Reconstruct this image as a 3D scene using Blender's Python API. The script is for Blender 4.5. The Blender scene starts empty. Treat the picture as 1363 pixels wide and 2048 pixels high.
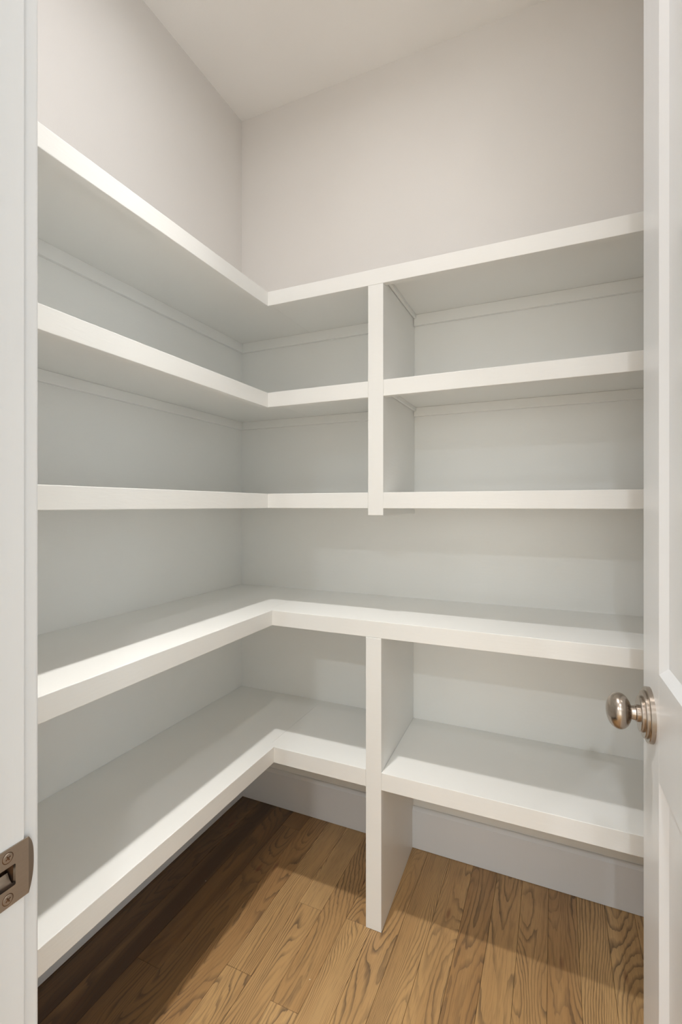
import bpy, bmesh, math, random
from mathutils import Vector, Matrix

random.seed(7)
C = bpy.context.scene.collection
S = bpy.context.scene

# ------------------------------------------------------------------ camera
EYE = 1.158
cam_d = bpy.data.cameras.new('camera')
cam_d.sensor_fit = 'HORIZONTAL'
cam_d.sensor_width = 36.0
cam_d.lens = 952.7 / 1363 * 36.0
cam_d.shift_y = -13.3 / 1363
cam_d.clip_start = 0.02
cam = bpy.data.objects.new('camera', cam_d)
C.objects.link(cam)
cam.location = (0, 0, EYE)
cam.rotation_euler = (math.radians(90), 0, math.radians(24.13))
S.camera = cam

# ------------------------------------------------------------------ world, exposure
S.view_settings.view_transform = 'Standard'
S.view_settings.look = 'None'
S.view_settings.gamma = 1.0
S.view_settings.use_curve_mapping = False
S.view_settings.exposure = 0.08
w = bpy.data.worlds.new('world')
S.world = w
w.use_nodes = True
w.node_tree.nodes['Background'].inputs[0].default_value = (0.75, 0.85, 1.0, 1)
w.node_tree.nodes['Background'].inputs[1].default_value = 0.3
S.cycles.max_bounces = 12
S.cycles.diffuse_bounces = 8
S.cycles.glossy_bounces = 4

# ------------------------------------------------------------------ lamps
PANTRY_LAMP = (-0.51, 0.70)
KITCHEN_LAMPS = [(0.10, -0.38), (0.10, -2.0), (-1.5, -2.0)]


def area(name, loc, size, power, color, rot=(0, 0, 0), size_y=None, spread=180):
    d = bpy.data.lights.new(name, 'AREA')
    d.energy = power
    d.color = color
    d.spread = math.radians(spread)
    if size_y:
        d.shape = 'RECTANGLE'
        d.size, d.size_y = size, size_y
    else:
        d.shape = 'DISK'
        d.size = size
    o = bpy.data.objects.new(name, d)
    C.objects.link(o)
    o.location = loc
    o.rotation_euler = rot
    return o


# the pantry downlight: a wide glow and a narrower beam from the same lamp
area('pantry_lamp', (*PANTRY_LAMP, 2.672), 0.07, 4.3, (1.0, 0.98, 0.99), spread=174)
area('pantry_lamp_beam', (*PANTRY_LAMP, 2.672), 0.07, 2.7, (1.0, 0.96, 0.90), spread=58)
for (x, y), p, c in zip(KITCHEN_LAMPS, (5.5, 27.0, 34.0), ((0.96, 0.97, 1.0), (0.86, 0.94, 1.0), (0.95, 0.97, 1.0))):
    area('kitchen_lamp', (x, y, 2.672), 0.09, p, c, spread=150)
# added area fills standing in for daylight from unseen kitchen windows
area('kitchen_rear_fill', (0.1, -3.22, 1.25), 2.4, 22.0, (0.93, 0.98, 1.0), (math.radians(90), 0, 0), 1.9)
area('kitchen_side_fill', (2.15, -1.6, 1.4), 1.8, 25.0, (0.70, 0.88, 1.0), (0, math.radians(90), 0), 1.8)

# ------------------------------------------------------------------ dimensions (metres)
Xw, Yw, Zc = -1.145, 1.583, 2.699          # left wall, back wall, ceiling
Xr, Yi, Yo = 0.86, 0.309, 0.195            # right wall, pantry and kitchen face of the door wall
Xf, Yf = -0.8138, 1.2592                   # front of the upper shelves
Xc, Yc = -0.7741, 1.2216                   # front of the counter
Xb, Yb = -0.7674, 1.2206                   # front of the bottom shelf
T1, B1 = 1.8218, 1.7780
T2, B2 = 1.5084, 1.4628
T3, B3 = 1.1942, 1.1494
TC, BC = 0.8425, 0.7973
TB, BB = 0.4341, 0.3868
D0, D1 = -0.4808, -0.4350                  # upper divider
L0, L1 = -0.4723, -0.4275                  # lower divider
NOSE, BOARD = 0.019, 0.020
JL, JR, HEAD = -0.490, 0.207, 2.435        # door opening
G = 0.0005


# ------------------------------------------------------------------ node helpers
def mat(name):
    m = bpy.data.materials.new(name)
    m.use_nodes = True
    nt = m.node_tree
    return m, nt, nt.nodes['Principled BSDF']


def N(nt, kind, **kw):
    n = nt.nodes.new(kind)
    for k, v in kw.items():
        setattr(n, k, v)
    return n


def math_node(nt, op, a, b=None, c=None, clamp=False):
    n = N(nt, 'ShaderNodeMath', operation=op, use_clamp=clamp)
    for i, v in enumerate((a, b, c)):
        if v is None:
            continue
        if isinstance(v, (int, float)):
            n.inputs[i].default_value = v
        else:
            nt.links.new(v, n.inputs[i])
    return n.outputs[0]


def noise(nt, vec, scale, detail=2.0, rough=0.5, dist=0.0):
    n = N(nt, 'ShaderNodeTexNoise')
    n.inputs['Scale'].default_value = scale
    n.inputs['Detail'].default_value = detail
    n.inputs['Roughness'].default_value = rough
    n.inputs['Distortion'].default_value = dist
    if vec is not None:
        nt.links.new(vec, n.inputs['Vector'])
    return n.outputs['Fac']


def mapping(nt, vec, scale):
    n = N(nt, 'ShaderNodeMapping')
    n.inputs['Scale'].default_value = scale
    nt.links.new(vec, n.inputs['Vector'])
    return n.outputs[0]


def ramp(nt, fac, stops):
    n = N(nt, 'ShaderNodeValToRGB')
    e = n.color_ramp.elements
    while len(e) < len(stops):
        e.new(0.5)
    for el, (p, c) in zip(e, stops):
        el.position = p
        el.color = c if len(c) == 4 else (*c, 1)
    nt.links.new(fac, n.inputs[0])
    return n.outputs[0]


def mixc(nt, fac, a, b, mode='MIX'):
    n = N(nt, 'ShaderNodeMix', data_type='RGBA', blend_type=mode)
    for i, v in ((0, fac), (6, a), (7, b)):
        if isinstance(v, (int, float)):
            n.inputs[i].default_value = v
        elif isinstance(v, tuple):
            n.inputs[i].default_value = (*v, 1) if len(v) == 3 else v
        else:
            nt.links.new(v, n.inputs[i])
    return n.outputs[2]


def paint(name, color, rough, bump_scale, bump, stretch=(1, 1, 1)):
    """painted surface: faint mottling in the colour, roller or brush marks in the relief"""
    m, nt, b = mat(name)
    tc = N(nt, 'ShaderNodeTexCoord').outputs['Object']
    v = mapping(nt, tc, stretch)
    n1 = noise(nt, tc, 3.0, 3)
    c = ramp(nt, n1, [(0.3, tuple(x * 0.985 for x in color)), (0.7, tuple(min(1, x * 1.01) for x in color))])
    nt.links.new(c, b.inputs['Base Color'])
    r = math_node(nt, 'MULTIPLY_ADD', noise(nt, v, 9.0, 2), 0.10, rough - 0.05)
    nt.links.new(r, b.inputs['Roughness'])
    bp = N(nt, 'ShaderNodeBump')
    bp.inputs['Strength'].default_value = bump
    bp.inputs['Distance'].default_value = 0.0006
    nt.links.new(noise(nt, v, bump_scale, 3), bp.inputs['Height'])
    nt.links.new(bp.outputs[0], b.inputs['Normal'])
    return m


M_wall = paint('greige_wall_paint', (0.79, 0.768, 0.742), 0.55, 240, 0.25)
M_ceil = paint('ceiling_paint', (0.88, 0.865, 0.84), 0.85, 200, 0.25)
M_white = paint('white_shelf_paint', (0.880, 0.884, 0.866), 0.36, 30, 0.35, (1, 1, 6))
M_trim = paint('white_trim_paint', (0.785, 0.80, 0.82), 0.30, 30, 0.30, (5, 5, 0.6))
M_kwall = paint('kitchen_wall_paint', (0.72, 0.72, 0.70), 0.6, 240, 0.2)


def oak():
    m, nt, b = mat('stained_oak')
    tc = N(nt, 'ShaderNodeTexCoord').outputs['Object']
    rnd = N(nt, 'ShaderNodeObjectInfo').outputs['Random']
    off = N(nt, 'ShaderNodeCombineXYZ')
    nt.links.new(math_node(nt, 'MULTIPLY', rnd, 37.0), off.inputs[0])
    nt.links.new(math_node(nt, 'MULTIPLY', rnd, 91.0), off.inputs[1])
    nt.links.new(math_node(nt, 'MULTIPLY', rnd, 53.0), off.inputs[2])
    add = N(nt, 'ShaderNodeVectorMath', operation='ADD')
    nt.links.new(tc, add.inputs[0])
    nt.links.new(off.outputs[0], add.inputs[1])
    p = add.outputs[0]
    ctl = N(nt, 'ShaderNodeSeparateColor')
    nt.links.new(N(nt, 'ShaderNodeObjectInfo').outputs['Color'], ctl.inputs[0])
    toneP, rnd2, rnd3 = ctl.outputs                                   # tone, straightness, ring density of each plank
    # growth rings: level lines of a field stretched along the plank
    big = noise(nt, mapping(nt, p, (10.0, 1.5, 1.0)), 1.0, 1.2, 0.4, 0.25)
    wob = noise(nt, mapping(nt, p, (60.0, 14.0, 1.0)), 1.0, 2.0, 0.55)
    sep = N(nt, 'ShaderNodeSeparateXYZ')
    nt.links.new(tc, sep.inputs[0])
    slope = math_node(nt, 'MULTIPLY_ADD', rnd2, 7.0, 0.4)           # straight part of the grain
    f = math_node(nt, 'MULTIPLY', sep.outputs[0], slope)
    f = math_node(nt, 'ADD', f, big)
    f = math_node(nt, 'MULTIPLY_ADD', wob, 0.035, f)
    rings = math_node(nt, 'MULTIPLY', f, math_node(nt, 'MULTIPLY_ADD', rnd3, 16.0, 20.0))
    fr = math_node(nt, 'FRACT', rings)
    line = ramp(nt, fr, [(0.0, (0.1,) * 3), (0.52, (0.0,) * 3), (0.84, (0.8,) * 3), (0.93, (1.0,) * 3), (1.0, (0.1,) * 3)])
    strength = noise(nt, mapping(nt, p, (22.0, 3.0, 1.0)), 1.0, 2.0)
    strength = ramp(nt, strength, [(0.32, (0.20,) * 3), (0.62, (1.0,) * 3)])
    line = math_node(nt, 'MULTIPLY', line, strength)
    # open pores, fine streaks
    pore = noise(nt, mapping(nt, p, (520.0, 16.0, 1.0)), 1.0, 2.0, 0.6)
    pore = ramp(nt, pore, [(0.50, (0.0,) * 3), (0.68, (1.0,) * 3)])
    tone = noise(nt, mapping(nt, p, (16.0, 1.2, 1.0)), 1.0, 2.0)
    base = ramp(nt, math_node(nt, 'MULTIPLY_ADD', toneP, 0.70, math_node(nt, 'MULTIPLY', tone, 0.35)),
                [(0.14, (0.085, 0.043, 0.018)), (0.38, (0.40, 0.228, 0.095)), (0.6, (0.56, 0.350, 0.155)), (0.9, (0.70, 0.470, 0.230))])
    dark = (0.085, 0.053, 0.032)
    c = mixc(nt, math_node(nt, 'MULTIPLY', line, 0.80), base, dark)
    c = mixc(nt, math_node(nt, 'MULTIPLY', pore, 0.30), c, dark)
    # knots here and there
    vor = N(nt, 'ShaderNodeTexVoronoi')
    vor.inputs['Scale'].default_value = 1.0
    nt.links.new(mapping(nt, p, (13.0, 3.6, 0.01)), vor.inputs['Vector'])
    kn = ramp(nt, vor.outputs['Distance'], [(0.035, (1.0,) * 3), (0.10, (0.0,) * 3)])
    c = mixc(nt, math_node(nt, 'MULTIPLY', kn, 0.6), c, (0.15, 0.045, 0.02))
    # specks of white paint and dust
    v2 = N(nt, 'ShaderNodeTexVoronoi')
    v2.inputs['Scale'].default_value = 9.0
    nt.links.new(p, v2.inputs['Vector'])
    sp = ramp(nt, v2.outputs['Distance'], [(0.010, (1.0,) * 3), (0.016, (0.0,) * 3)])
    c = mixc(nt, math_node(nt, 'MULTIPLY', sp, 0.8), c, (0.75, 0.70, 0.62))
    nt.links.new(c, b.inputs['Base Color'])
    r = math_node(nt, 'MULTIPLY_ADD', line, 0.15, 0.36)
    nt.links.new(r, b.inputs['Roughness'])
    bp = N(nt, 'ShaderNodeBump')
    bp.inputs['Strength'].default_value = 0.35
    bp.inputs['Distance'].default_value = 0.0006
    h = math_node(nt, 'ADD', math_node(nt, 'MULTIPLY', line, -0.7), math_node(nt, 'MULTIPLY', pore, -0.5))
    nt.links.new(h, bp.inputs['Height'])
    nt.links.new(bp.outputs[0], b.inputs['Normal'])
    return m


M_oak = oak()


def metal(name, color, rough, stretch):
    m, nt, b = mat(name)
    b.inputs['Metallic'].default_value = 1.0
    tc = N(nt, 'ShaderNodeTexCoord').outputs['Object']
    n1 = noise(nt, mapping(nt, tc, stretch), 1.0, 2)
    c = ramp(nt, n1, [(0.3, tuple(x * 0.93 for x in color)), (0.7, color)])
    nt.links.new(c, b.inputs['Base Color'])
    nt.links.new(math_node(nt, 'MULTIPLY_ADD', n1, 0.12, rough - 0.06), b.inputs['Roughness'])
    return m


M_nickel = metal('brushed_nickel', (0.47, 0.41, 0.355), 0.25, (900, 900, 60))
M_strike = metal('satin_nickel_plate', (0.40, 0.335, 0.275), 0.40, (60, 60, 1200))
M_dark, _nt, _b = mat('bare_wood_and_recess_shade')
_n = noise(_nt, N(_nt, 'ShaderNodeTexCoord').outputs['Object'], 90, 3)
_nt.links.new(ramp(_nt, _n, [(0.3, (0.015, 0.007, 0.004)), (0.7, (0.16, 0.07, 0.025))]), _b.inputs['Base Color'])
_b.inputs['Roughness'].default_value = 0.9
M_seam, _nt, _b = mat('dark_subfloor')
_nt.links.new(ramp(_nt, noise(_nt, N(_nt, 'ShaderNodeTexCoord').outputs['Object'], 60, 2),
                   [(0.3, (0.025, 0.013, 0.007)), (0.7, (0.05, 0.028, 0.015))]), _b.inputs['Base Color'])
M_lens, _nt, _b = mat('lamp_diffuser')
_b.inputs['Base Color'].default_value = (0.9, 0.88, 0.85, 1)
_b.inputs['Emission Color'].default_value = (1.0, 0.90, 0.79, 1)
_b.inputs['Emission Strength'].default_value = 2.0


# ------------------------------------------------------------------ mesh helpers
def add_box(bm, x0, x1, y0, y1, z0, z1, mi=0):
    v = [bm.verts.new(p) for p in ((x0, y0, z0), (x1, y0, z0), (x1, y1, z0), (x0, y1, z0),
                                   (x0, y0, z1), (x1, y0, z1), (x1, y1, z1), (x0, y1, z1))]
    fs = []
    for q in ((3, 2, 1, 0), (4, 5, 6, 7), (0, 1, 5, 4), (1, 2, 6, 5), (2, 3, 7, 6), (3, 0, 4, 7)):
        f = bm.faces.new([v[i] for i in q])
        f.material_index = mi
        fs.append(f)
    return fs


def add_prism(bm, pts_a, pts_b):
    """a solid between two matching outlines (lists of 3-D points)"""
    a = [bm.verts.new(p) for p in pts_a]
    b = [bm.verts.new(p) for p in pts_b]
    n = len(a)
    bm.faces.new(a[::-1])
    bm.faces.new(b)
    for i in range(n):
        bm.faces.new((a[i], a[(i + 1) % n], b[(i + 1) % n], b[i]))


def add_lathe(bm, prof, seg=48, axis='x'):
    """profile of (distance along -x, radius), turned about the x axis"""
    rings = []
    for d, r in prof:
        if r < 1e-6:
            rings.append([bm.verts.new((-d, 0, 0))])
        else:
            rings.append([bm.verts.new((-d, r * math.cos(2 * math.pi * k / seg), r * math.sin(2 * math.pi * k / seg)))
                          for k in range(seg)])
    for a, b in zip(rings, rings[1:]):
        for k in range(seg):
            k2 = (k + 1) % seg
            if len(a) == 1 and len(b) == 1:
                continue
            if len(a) == 1:
                bm.faces.new((a[0], b[k], b[k2]))
            elif len(b) == 1:
                bm.faces.new((a[k], b[0], a[k2]))
            else:
                bm.faces.new((a[k], b[k], b[k2], a[k2]))


def finish(name, bm, mats, parent=None, bevel=0.0, smooth=False, seg=2):
    bmesh.ops.recalc_face_normals(bm, faces=bm.faces[:])
    me = bpy.data.meshes.new(name)
    bm.to_mesh(me)
    bm.free()
    for m in (mats if isinstance(mats, (list, tuple)) else [mats]):
        me.materials.append(m)
    o = bpy.data.objects.new(name, me)
    C.objects.link(o)
    if parent is not None:
        o.parent = parent
        o.matrix_parent_inverse = Matrix.Identity(4)
        o.location = -origin_of(parent)
    if smooth:
        for p in me.polygons:
            p.use_smooth = True
        try:
            me.set_sharp_from_angle(angle=math.radians(35))
        except Exception:
            pass
    if bevel:
        mod = o.modifiers.new('bevel', 'BEVEL')
        mod.width = bevel
        mod.segments = seg
        mod.limit_method = 'ANGLE'
        mod.harden_normals = False
    return o


def origin_of(o):
    """world place of a parent built without rotation"""
    p = Vector((0, 0, 0))
    while o is not None:
        p += o.location
        o = o.parent
    return p


def box(name, b, mats, parent=None, bevel=0.0):
    bm = bmesh.new()
    add_box(bm, *b)
    return finish(name, bm, mats, parent, bevel)


def nose(b, front, parent):
    """front edge of a shelf or divider: only the arrises that show are eased"""
    bm = bmesh.new()
    add_box(bm, *b)
    axis, val = (0, b[1]) if front == 'x' else (1, b[2])
    es = [e for e in bm.edges if all(abs(v.co[axis] - val) < 1e-6 for v in e.verts)]
    bmesh.ops.bevel(bm, geom=es, offset=0.0011, segments=2, affect='EDGES', profile=0.5)
    return finish('front_edge', bm, M_white, parent)


def empty(name, loc):
    o = bpy.data.objects.new(name, None)
    o.empty_display_size = 0.1
    C.objects.link(o)
    o.location = loc
    return o


def thing(name, loc, label, cat, group=None):
    o = empty(name, loc)
    o['label'] = label
    o['category'] = cat
    if group:
        o['group'] = group
    return o


def structure(o):
    o['kind'] = 'structure'
    return o


# ------------------------------------------------------------------ the room
def wall(name, boxes, mats):
    bm = bmesh.new()
    for b in boxes:
        add_box(bm, *b)
    return structure(finish(name, bm, mats))


ZP = T1 - 0.012                              # white paint below the top shelf, greige above it
wall('wall_left', [(Xw - 0.1, Xw, Yo, Yw + 0.1, 0, ZP, 1), (Xw - 0.1, Xw, Yo, Yw + 0.1, ZP, Zc, 0)], [M_wall, M_white])
wall('wall_back', [(Xw, Xr + 0.1, Yw, Yw + 0.1, 0, ZP, 1), (Xw, Xr + 0.1, Yw, Yw + 0.1, ZP, Zc, 0)], [M_wall, M_white])
wall('wall_right', [(Xr, Xr + 0.1, Yo, Yw, 0, Zc, 0)], [M_wall])
wall('wall_front', [(Xw, JL - 0.02, Yo, Yi, 0, Zc, 0), (JR + 0.02, Xr, Yo, Yi, 0, Zc, 0),
                    (JL - 0.02, JR + 0.02, Yo, Yi, HEAD + 0.02, Zc, 0)], [M_wall])
wall('ceiling', [(-2.3, 2.3, -3.4, Yw + 0.1, Zc, Zc + 0.1, 0)], [M_ceil])
# the kitchen the photograph was taken from
wall('wall_kitchen_left', [(-2.3, -2.2, -3.4, Yo, 0, Zc, 0)], [M_kwall])
wall('wall_kitchen_rear', [(-2.2, 2.2, -3.4, -3.3, 0, Zc, 0)], [M_kwall])
wall('wall_kitchen_right', [(2.2, 2.3, -3.4, Yo, 0, Zc, 0)], [M_kwall])
wall('wall_kitchen_front', [(-2.2, Xw, Yo, Yi, 0, Zc, 0), (Xr, 2.2, Yo, Yi, 0, Zc, 0)], [M_kwall])

# floor: oak strips of 74 mm on a dark sub-floor, each strip a part
floor = structure(box('floor', (-2.3, 2.3, -3.4, Yw + 0.1, -0.06, -0.014), [M_seam]))
PW, SEAM0 = 0.0738, -0.016
BUTTS = {-10: [0.979], -9: [1.219, 0.50], -8: [0.950], -7: [1.225, 0.62], -12: [1.487], -13: [0.9], -11: [0.56]}
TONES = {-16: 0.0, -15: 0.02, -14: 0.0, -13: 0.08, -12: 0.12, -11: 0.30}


def plank(x, y0, y1, pw=PW, tone=0.5):
    L = y1 - y0 - 0.0007
    wd = pw - 0.0006
    bm = bmesh.new()
    e = 0.0007
    h = L / 2
    a = wd / 2
    lo = [(-a, -h, 0), (a, -h, 0), (a, h, 0), (-a, h, 0)]
    mid = [(px, py, 0.0136) for px, py, _ in lo]
    top = [(math.copysign(a - e, px), math.copysign(h - e, py), 0.0142) for px, py, _ in lo]
    r = [[bm.verts.new(q) for q in ring] for ring in (lo, mid, top)]
    for u, v in ((0, 1), (1, 2)):
        for k in range(4):
            bm.faces.new((r[u][k], r[u][(k + 1) % 4], r[v][(k + 1) % 4], r[v][k]))
    bm.faces.new(r[2])
    o = finish('plank', bm, M_oak)
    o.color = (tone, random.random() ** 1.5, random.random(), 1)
    o.parent = floor
    o.location = (x, (y0 + y1) / 2, -0.0140 + random.uniform(-0.0001, 0.0001))
    return o


k0 = math.floor((Xw + 0.0 - SEAM0) / PW)
for k in range(k0, 12):
    x0 = SEAM0 + k * PW
    if x0 > Xr - 0.02:
        break
    x0c, x1c = max(x0, Xw + 0.001), min(x0 + PW, Xr - 0.001)
    if x1c - x0c < 0.01:
        continue
    cuts = sorted(BUTTS.get(k, [random.uniform(0.05, 0.75)]))
    ys = [-0.45] + cuts + [Yw - 0.002]
    for y0, y1 in zip(ys, ys[1:]):
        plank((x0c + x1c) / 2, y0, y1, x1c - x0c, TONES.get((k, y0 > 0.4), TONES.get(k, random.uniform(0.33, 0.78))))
# strips of the kitchen floor further out, behind the camera
bm = bmesh.new()
add_box(bm, -2.2, 2.2, -3.3, -0.4505, -0.0139, -0.0002)
add_box(bm, -2.2, Xw - 0.1, -0.45, Yo, -0.0139, -0.0002)
add_box(bm, Xr + 0.1, 2.2, -0.45, Yo, -0.0139, -0.0002)
o = finish('floor_boards', bm, M_oak, floor)
o['kind'] = 'stuff'

# baseboards: flat board with a sloped cap
BBT, BBH = 0.014, 0.137


def base_profile(u0):
    return [(u0, 0.0015), (u0 + BBT, 0.0015), (u0 + BBT, BBH - 0.010), (u0 + BBT * 0.30, BBH), (u0, BBH)]


bm = bmesh.new()
pr = base_profile(0)
add_prism(bm, [(Xw + u, Yi, z) for u, z in pr], [(Xw + u, Yw, z) for u, z in pr])
structure(finish('baseboard_left', bm, M_trim))
bm = bmesh.new()
add_prism(bm, [(Xw + BBT, Yw - u, z) for u, z in pr], [(L0 - 0.0135, Yw - u, z) for u, z in pr])
add_prism(bm, [(L1 - 0.0115, Yw - u, z) for u, z in pr], [(Xr, Yw - u, z) for u, z in pr])
structure(finish('baseboard_back', bm, M_trim))

# door frame -------------------------------------------------------
SZ = 0.792                                   # height of the strike plate and the latch
# left jamb with the mortise for the latch cut into its face
bm = bmesh.new()
ys = [Yo, 0.262, 0.3005, Yi]
zs = [0, SZ - 0.0125, SZ + 0.0125, HEAD]
gv = {}
for i, y in enumerate(ys):
    for j, z in enumerate(zs):
        gv[i, j] = bm.verts.new((JL, y, z))
for i in range(3):
    for j in range(3):
        if (i, j) != (1, 1):
            bm.faces.new((gv[i, j], gv[i + 1, j], gv[i + 1, j + 1], gv[i, j + 1]))
pk = {k: bm.verts.new((JL - 0.016, gv[k].co.y, gv[k].co.z)) for k in ((1, 1), (2, 1), (2, 2), (1, 2))}
loop = [(1, 1), (2, 1), (2, 2), (1, 2)]
for a, b in zip(loop, loop[1:] + loop[:1]):
    f = bm.faces.new((gv[a], gv[b], pk[b], pk[a]))
    f.material_index = 1
f = bm.faces.new([pk[k] for k in loop])
f.material_index = 1
# the outer sides
bk = {(i, j): bm.verts.new((JL - 0.02, ys[i], zs[j])) for i in (0, 3) for j in (0, 3)}
bm.faces.new((gv[0, 0], gv[0, 1], gv[0, 2], gv[0, 3], bk[0, 3], bk[0, 0]))
bm.faces.new((gv[3, 0], gv[3, 1], gv[3, 2], gv[3, 3], bk[3, 3], bk[3, 0]))
bm.faces.new((bk[0, 0], bk[0, 3], bk[3, 3], bk[3, 0]))
bm.faces.new((gv[0, 3], gv[1, 3], gv[2, 3], gv[3, 3], bk[3, 3], bk[0, 3]))
bm.faces.new((gv[0, 0], gv[1, 0], gv[2, 0], gv[3, 0], bk[3, 0], bk[0, 0]))
jamb = structure(finish('trim_1', bm, [M_trim, M_dark]))
# stop bead the closed door rests on (kitchen side)
box('door_stop', (JL, JL + 0.011, Yo + 0.02, Yi - 0.040, 0.0, HEAD - 0.012), M_trim, jamb, 0.002)


def casing(name, x0, x1, y0, y1, z0, z1, out, axis):
    """moulded casing: thick outer edge, rounded inner edge"""
    bm = bmesh.new()
    add_box(bm, x0, x1, y0, y1, z0, z1)
    return structure(finish(name, bm, M_trim, None, 0.0035, seg=3))


CT = 0.019
casing('trim_2', JL - 0.005 - 0.085, JL - 0.005, Yi, Yi + CT, 0, HEAD + 0.005, 1, 'z')       # pantry side, left
casing('trim_3', JR + 0.007, JR + 0.09, Yi, Yi + 0.008, 0, HEAD + 0.005, 1, 'z')             # pantry side, right
casing('trim_4', JL - 0.09, JR + 0.09, Yi, Yi + 0.008, HEAD + 0.0055, HEAD + 0.09, 1, 'x')   # pantry side, head
casing('trim_5', JL - 0.09, JL - 0.005, Yo - CT, Yo, 0, HEAD + 0.005, 1, 'z')
casing('trim_6', JR + 0.005, JR + 0.09, Yo - CT, Yo, 0, HEAD + 0.005, 1, 'z')
casing('trim_7', JL - 0.09, JR + 0.09, Yo - CT, Yo, HEAD + 0.0055, HEAD + 0.09, 1, 'x')
structure(box('trim_8', (JR, JR + 0.02, Yo, Yi, 0, HEAD), M_trim))                             # right jamb
structure(box('trim_9', (JL - 0.02, JR + 0.02, Yo, Yi, HEAD + 0.0005, HEAD + 0.02), M_trim))   # head jamb

# strike plate: a satin plate with a D-shaped hole, two screws and a curved lip
plate = empty('strike_plate', (JL, 0.29, SZ))
plate.parent = jamb
plate['label'] = 'satin nickel strike plate'
PH = 0.0285
PT = 0.0016
YE = 0.3128                                  # line where the lip bends
bm = bmesh.new()
# face outline around the hole, in (y, z) about the plate
hole = []
hy0, hy1 = 0.268, 0.3000
for k in range(13):                          # D: straight on the lip side, round ends towards the stop
    a = math.pi * k / 12
    hole.append((hy0 + 0.010 - 0.010 * math.sin(a), SZ - 0.0105 * math.cos(a)))
hole = [(hy1, SZ - 0.0098), (hy1 - 0.0009, SZ - 0.0105)] + hole[0:] + [(hy1 - 0.0009, SZ + 0.0105), (hy1, SZ + 0.0098)]
outer = []
for (y, z) in hole:                          # same number of points on the rim of the plate
    dy, dz = y - 0.284, z - SZ
    t = min((0.0310 / -dy) if dy < 0 else ((YE - 0.284) / dy if dy > 0 else 1e9), PH / abs(dz) if dz else 1e9)
    outer.append((0.284 + dy * t, SZ + dz * t))
corner = [(YE, SZ - PH), (0.253, SZ - PH), (0.253, SZ + PH), (YE, SZ + PH)]
for cpt in corner:                           # snap the nearest rim points to the corners
    i = min(range(len(outer)), key=lambda q: (outer[q][0] - cpt[0]) ** 2 + (outer[q][1] - cpt[1]) ** 2)
    outer[i] = cpt
X0, X1 = JL + 0.0001, JL + PT
n = len(hole)
ho = [bm.verts.new((X1, y, z)) for y, z in hole]
hi = [bm.verts.new((X1 - 0.004, y + (0.0012 if y < 0.29 else 0), SZ + (z - SZ) * 0.96)) for y, z in hole]
oo = [bm.verts.new((X1, y, z)) for y, z in outer]
ob = [bm.verts.new((X0, y, z)) for y, z in outer]
for i in range(n):
    j = (i + 1) % n
    bm.faces.new((ho[i], ho[j], oo[j], oo[i]))
    bm.faces.new((oo[i], oo[j], ob[j], ob[i]))
    bm.faces.new((ho[i], hi[i], hi[j], ho[j]))
finish('plate_face', bm, M_strike, plate)
# curved lip over the corner of the frame
bm = bmesh.new()
rows = []
NL = 14
for s in range(7):
    t = s / 6.0
    row = []
    for k in range(NL + 1):
        q = -1 + 2 * k / NL
        reach = 0.0085 * (1 - abs(q) ** 2.6) + 0.0004
        y = YE + reach * t
        x = X1 - 0.0054 * (reach / 0.0085) * t
        row.append((x, y, SZ + q * PH))
    rows.append(row)
front = [[bm.verts.new(p) for p in r] for r in rows]
back = [[bm.verts.new((p[0] - 0.0012, p[1] - 0.0002, p[2])) for p in r] for r in rows]
for s in range(6):
    for k in range(NL):
        bm.faces.new((front[s][k], front[s + 1][k], front[s + 1][k + 1], front[s][k + 1]))
        bm.faces.new((back[s][k], back[s][k + 1], back[s + 1][k + 1], back[s + 1][k]))
for k in range(NL):
    bm.faces.new((front[6][k], back[6][k], back[6][k + 1], front[6][k + 1]))
finish('strike_lip', bm, M_strike, plate, smooth=True)
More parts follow.
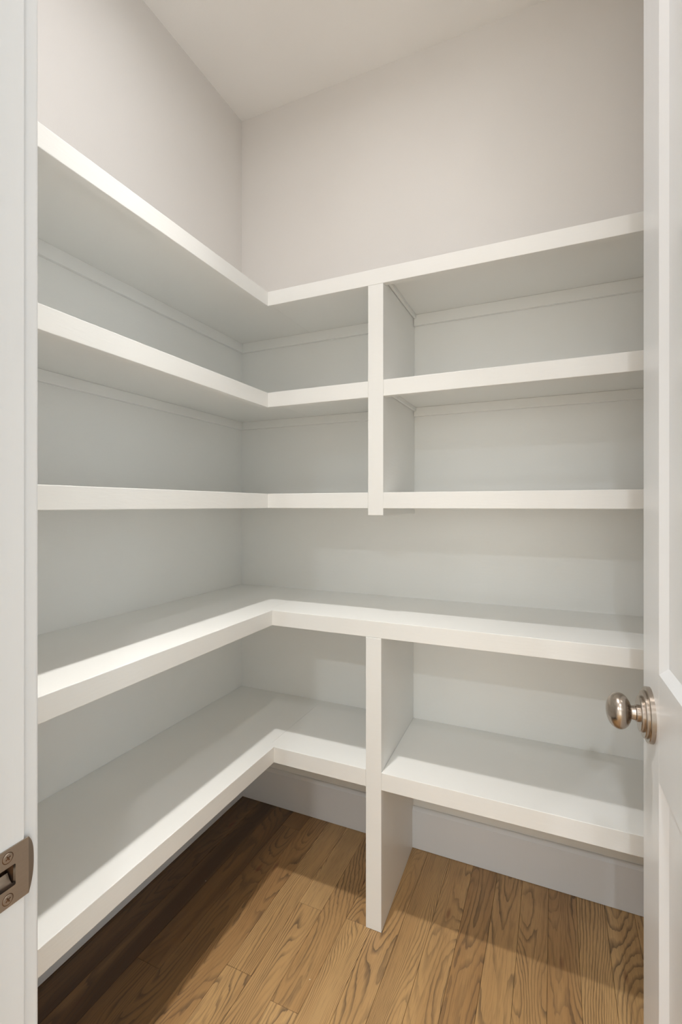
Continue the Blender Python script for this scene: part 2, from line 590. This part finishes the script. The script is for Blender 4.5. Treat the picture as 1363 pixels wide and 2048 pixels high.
# tongue of bent metal at the bottom of the hole
bm = bmesh.new()
rows = []
for s in range(6):
    t = s / 5
    rows.append([(X1 - 0.0005 - 0.010 * t ** 0.8, y, SZ - 0.0100 + 0.0085 * t * t) for y in (0.271, 0.280, 0.289, 0.2985)])
vv = [[bm.verts.new(p) for p in r] for r in rows]
v2 = [[bm.verts.new((p[0], p[1], p[2] - 0.0008)) for p in r] for r in rows]
for s in range(5):
    for k in range(3):
        bm.faces.new((vv[s][k], vv[s][k + 1], vv[s + 1][k + 1], vv[s + 1][k]))
        bm.faces.new((v2[s][k], v2[s + 1][k], v2[s + 1][k + 1], v2[s][k + 1]))
finish('latch_tongue', bm, M_strike, plate, smooth=True)
for dz in (0.0203, -0.0203):
    bm = bmesh.new()
    add_lathe(bm, [(-0.0001, 0.0047), (-0.0004, 0.0045), (-0.0006, 0.0038), (-0.0006, 0.0)], 24)
    # cross recess: its shade drawn as two flat dark bars on the head
    for a in (0.5, 0.5 + math.pi / 2):
        c, s_ = math.cos(a), math.sin(a)
        pts = [(-0.0026, -0.0007), (0.0026, -0.0007), (0.0026, 0.0007), (-0.0026, 0.0007)]
        vs = [bm.verts.new((0.00064 + 0.00004 * (a > 1), p * c - q * s_, p * s_ + q * c)) for p, q in pts]
        f = bm.faces.new(vs)
        f.material_index = 1
    inner = [bm.verts.new((0.00012, 0.0047 * math.cos(2 * math.pi * k / 24), 0.0047 * math.sin(2 * math.pi * k / 24))) for k in range(24)]
    outr = [bm.verts.new((0.00012, 0.0054 * math.cos(2 * math.pi * k / 24), 0.0054 * math.sin(2 * math.pi * k / 24))) for k in range(24)]
    for k in range(24):
        f = bm.faces.new((inner[k], outr[k], outr[(k + 1) % 24], inner[(k + 1) % 24]))
        f.material_index = 1
    o = finish('screw', bm, [M_strike, M_dark])
    o.parent = plate
    o.location = Vector((X1, 0.2925, SZ + dz)) - Vector((JL, 0.29, SZ))

# ------------------------------------------------------------------ the shelves
def shelf(name, label, top, bot, xf, yf, left, right, group, cleats, side_cleat=None, skew=0.0):
    """built-in shelf. left: has the leg along the left wall; right: list of (x0, x1) runs of the front along the back wall"""
    t = thing(name, ((xf if left else right[0][0] + 0.3), yf, bot), label, 'shelf', group)
    y_end = Yi + 0.0005
    xb0 = xf - NOSE if left else right[0][0]
    if left:
        nose((xf - NOSE, xf, y_end, yf + NOSE, bot, top), 'x', t)
        box('shelf_board', (Xw + G, xf - NOSE, y_end, Yw - G, top - BOARD, top - 0.00003), M_white, t)
    for x0, x1 in right:
        nose((x0, x1, yf, yf + NOSE, bot, top), 'y', t)
    xa, xz = xb0, right[-1][1]
    bm = bmesh.new()
    ya, yz = yf + NOSE, Yw - G
    pl = [(xa + 0.0006, ya), (xz, ya), (xz - skew, yz), (xa + 0.0006, yz)]
    add_prism(bm, [(x, y, top - BOARD) for x, y in pl], [(x, y, top - 0.00003) for x, y in pl])
    finish('shelf_board', bm, M_white, t)
    zb = top - BOARD
    ch = 0.037 if top > 1.7 else 0.030
    for c in cleats:
        if c == 'left':
            box('cleat', (Xw + G, Xw + 0.012, y_end, Yw - G, zb - ch, zb - 0.0002), M_white, t, 0.001)
        else:
            box('cleat', (c[0], c[1], Yw - 0.012, Yw - G, zb - ch, zb - 0.0002), M_white, t, 0.001)
    if side_cleat:
        box('cleat', (side_cleat, side_cleat + 0.008, yf + NOSE + 0.001, Yw - 0.013, zb - 0.013, zb - 0.0002), M_white, t, 0.001)
    return t


XE = Xr - 0.001
CL0 = Xw + 0.0125
GU, GL = 'upper shelves', 'lower shelves'
shelf('wall_shelf', 'topmost white L-shaped shelf, running below the bare greige walls', T1, B1, Xf, Yf, True,
      [(Xf, XE)], GU, ['left', (CL0, D0 - 0.001), (D1 + 0.001, XE)], D1 + 0.001)
shelf('wall_shelf', 'white L-shaped shelf left of the upper divider, next below the topmost shelf', T2, B2, Xf, Yf, True,
      [(Xf, D0)], GU, ['left', (CL0, D0 - 0.001)])
shelf('wall_shelf', 'short straight white shelf right of the upper divider, next below the topmost shelf', T2, B2, Xf, Yf, False,
      [(D1, XE)], GU, [(D1 + 0.001, XE)], D1 + 0.001)
shelf('wall_shelf', 'white L-shaped shelf at eye height, left of the foot of the upper divider', T3, B3, Xf, Yf, True,
      [(Xf, D0)], GU, ['left', (CL0, D0 - 0.001)])
shelf('wall_shelf', 'short straight white shelf at eye height, right of the foot of the upper divider', T3, B3, Xf, Yf, False,
      [(D1, XE)], GU, [(D1 + 0.001, XE)])
shelf('counter_shelf', 'deep white L-shaped counter shelf resting on the lower divider', TC, BC, Xc, Yc, True,
      [(Xc, XE)], GL, [])
shelf('low_shelf', 'lowest deep white L-shaped shelf, left of the lower divider above the dark floor', TB, BB, Xb, Yb, True,
      [(Xb, L0 - 0.0003)], GL, [], skew=0.0110)
# right-hand low shelf: its inner end follows the slightly skewed divider
t = thing('low_shelf', (0.0, Yb, BB), 'lowest straight white shelf, right of the lower divider above the baseboard', 'shelf', GL)
nose((L1 + 0.0002, XE, Yb, Yb + NOSE, BB, TB), 'y', t)
bm = bmesh.new()
ya, yz = Yb + NOSE, Yw - G
pl = [(L1 + 0.0001, ya), (XE, ya), (XE, yz), (L1 - 0.0109, yz)]
add_prism(bm, [(x, y, TB - BOARD) for x, y in pl], [(x, y, TB - 0.00003) for x, y in pl])
finish('shelf_board', bm, M_white, t)

# dividers ---------------------------------------------------------
t = thing('shelf_divider', (D0, Yf, 1.130), 'white upright divider between the upper shelves, ending below eye-height shelf', 'divider', 'shelf dividers')
nose((D0 + 0.0002, D1 - 0.0002, Yf, Yf + NOSE, 1.130, B1 - 0.0002), 'y', t)
box('divider_panel', (D0 + 0.0002, D1 - 0.0002, Yf + NOSE, Yw - G, 1.1305, T1 - BOARD - 0.0008), M_white, t)

t = thing('shelf_divider', (L0, Yb, 0), 'white upright divider standing on the oak floor under the counter shelf', 'divider', 'shelf dividers')
nose((L0, L1, Yb, Yb + NOSE, 0.0008, BC - 0.0003), 'y', t)
ya = Yc + NOSE + 0.0003
sk = lambda x, y: x - 0.0110 * (y - ya) / (Yw - ya)
yz_ = [(ya, 0.0008), (Yw - G, 0.0008), (Yw - G, TC - BOARD - 0.0008), (ya, TC - BOARD - 0.0008)]
bm = bmesh.new()
add_prism(bm, [(sk(L0 + 0.0002, y), y, z) for y, z in yz_], [(sk(L1 - 0.0004, y), y, z) for y, z in yz_])
finish('divider_panel', bm, M_white, t)

# ------------------------------------------------------------------ the door (open into the pantry)
DW, DT, DH = 0.700, 0.035, 2.425
door = structure(empty('door_1', (0.1690, 0.3200, 0.006)))
door['label'] = 'white panelled door standing open into the pantry with a round nickel knob'
door.rotation_euler = (0, 0, math.radians(1.7))
# local frame: y runs from the hinge to the latch edge, x = 0 is the visible face, the door's body lies at x > 0


def dpart(name, bm, m, parent=door, bevel=0.0, smooth=False):
    o = finish(name, bm, m, None, bevel, smooth)
    o.parent = parent
    return o


ST = 0.120                                   # stile width
ZR = [0.0, 0.235, 0.711, 0.882, DH - 0.12, DH]   # rails and panels
for y0, y1 in ((0.0, ST), (DW - ST, DW)):
    bm = bmesh.new()
    add_box(bm, 0, DT, y0, y1, 0, DH)
    dpart('stile', bm, M_trim, bevel=0.0012)
for z0, z1 in ((ZR[0], ZR[1]), (ZR[2], ZR[3]), (ZR[4], ZR[5])):
    bm = bmesh.new()
    add_box(bm, 0.0001, DT - 0.0001, ST, DW - ST, z0, z1)
    dpart('rail', bm, M_trim)
for z0, z1 in ((ZR[1], ZR[2]), (ZR[3], ZR[4])):
    bm = bmesh.new()
    y0, y1 = ST, DW - ST

    def ring(dx, ins):
        return [bm.verts.new((dx, y, z)) for y, z in ((y0 + ins, z0 + ins), (y1 - ins, z0 + ins), (y1 - ins, z1 - ins), (y0 + ins, z1 - ins))]
    # bevelled moulding down to a flat recessed panel, same on both faces
    fr_ = [ring(0.0001, 0.0), ring(0.0016, 0.0022), ring(0.0095, 0.0135), ring(0.0105, 0.0150)]
    bk_ = [ring(DT - 0.0001, 0.0), ring(DT - 0.0105, 0.0150)]
    for a, b in zip(fr_, fr_[1:]):
        for k in range(4):
            bm.faces.new((a[k], a[(k + 1) % 4], b[(k + 1) % 4], b[k]))
    bm.faces.new(fr_[-1])
    for k in range(4):
        bm.faces.new((bk_[0][k], bk_[0][(k + 1) % 4], bk_[1][(k + 1) % 4], bk_[1][k]))
        bm.faces.new((fr_[0][k], fr_[0][(k + 1) % 4], bk_[0][(k + 1) % 4], bk_[0][k]))
    bm.faces.new(bk_[-1])
    dpart('panel', bm, M_trim)
# knob on its stepped round rosette
knob = empty('door_knob', (0, DW - 0.060, 0.7935))
knob.parent = door
knob['label'] = 'round brushed nickel knob on a stepped rosette'
R1, R2, R3 = 0.0460, 0.0390, 0.0298


def kpart(name, prof, seg=56):
    bm = bmesh.new()
    add_lathe(bm, prof, seg)
    o = finish(name, bm, M_nickel, None, 0.0, True)
    o.parent = knob
    return o


kpart('rosette', [(0, 0), (0, R1), (0.0066, R1), (0.0078, R1 - 0.0012), (0.0080, R2 + 0.0006), (0.0074, R2), (0.0118, R2), (0.0129, R2 - 0.0010),
                  (0.0131, R3 + 0.0006), (0.0125, R3), (0.0168, R3), (0.0180, R3 - 0.0012), (0.0182, 0.0140), (0.0182, 0)])
kpart('neck', [(0.0182, 0), (0.0182, 0.0142), (0.0222, 0.0142), (0.0229, 0.0134), (0.0231, 0.0122), (0.0290, 0.0114), (0.0340, 0.0118), (0.0380, 0.0)], 40)
prof = []
for k in range(25):
    a = math.pi * k / 24
    prof.append((0.0478 - 0.0198 * math.cos(a), 0.0305 * math.sin(a) ** 0.96))
kpart('knob_grip', prof)
for z in (0.22, 1.21, 2.20):                 # hinges at the jamb
    bm = bmesh.new()
    seg = 16
    for k in range(seg):
        pass
    bmesh.ops.create_cone(bm, cap_ends=True, segments=16, radius1=0.006, radius2=0.006, depth=0.09,
                          matrix=Matrix.Translation((DT + 0.004, -0.004, z)))
    dpart('hinge', bm, M_nickel)


# ------------------------------------------------------------------ recessed ceiling lamps
def downlight(x, y):
    ceil = bpy.data.objects['ceiling']
    bm = bmesh.new()
    seg = 32
    prof = [(0.050, -0.0005), (0.052, -0.008), (0.078, -0.004), (0.080, -0.0005)]
    rings = [[bm.verts.new((x + r * math.cos(2 * math.pi * k / seg), y + r * math.sin(2 * math.pi * k / seg), Zc + z)) for k in range(seg)] for r, z in prof]
    for a, b in zip(rings, rings[1:] + rings[:1]):
        for k in range(seg):
            bm.faces.new((a[k], a[(k + 1) % seg], b[(k + 1) % seg], b[k]))
    finish('lamp_ring', bm, M_ceil, ceil)
    bm = bmesh.new()
    bmesh.ops.create_circle(bm, cap_ends=True, segments=seg, radius=0.0505, matrix=Matrix.Translation((x, y, Zc - 0.002)))
    finish('lamp_diffuser', bm, M_lens, ceil)


downlight(*PANTRY_LAMP)
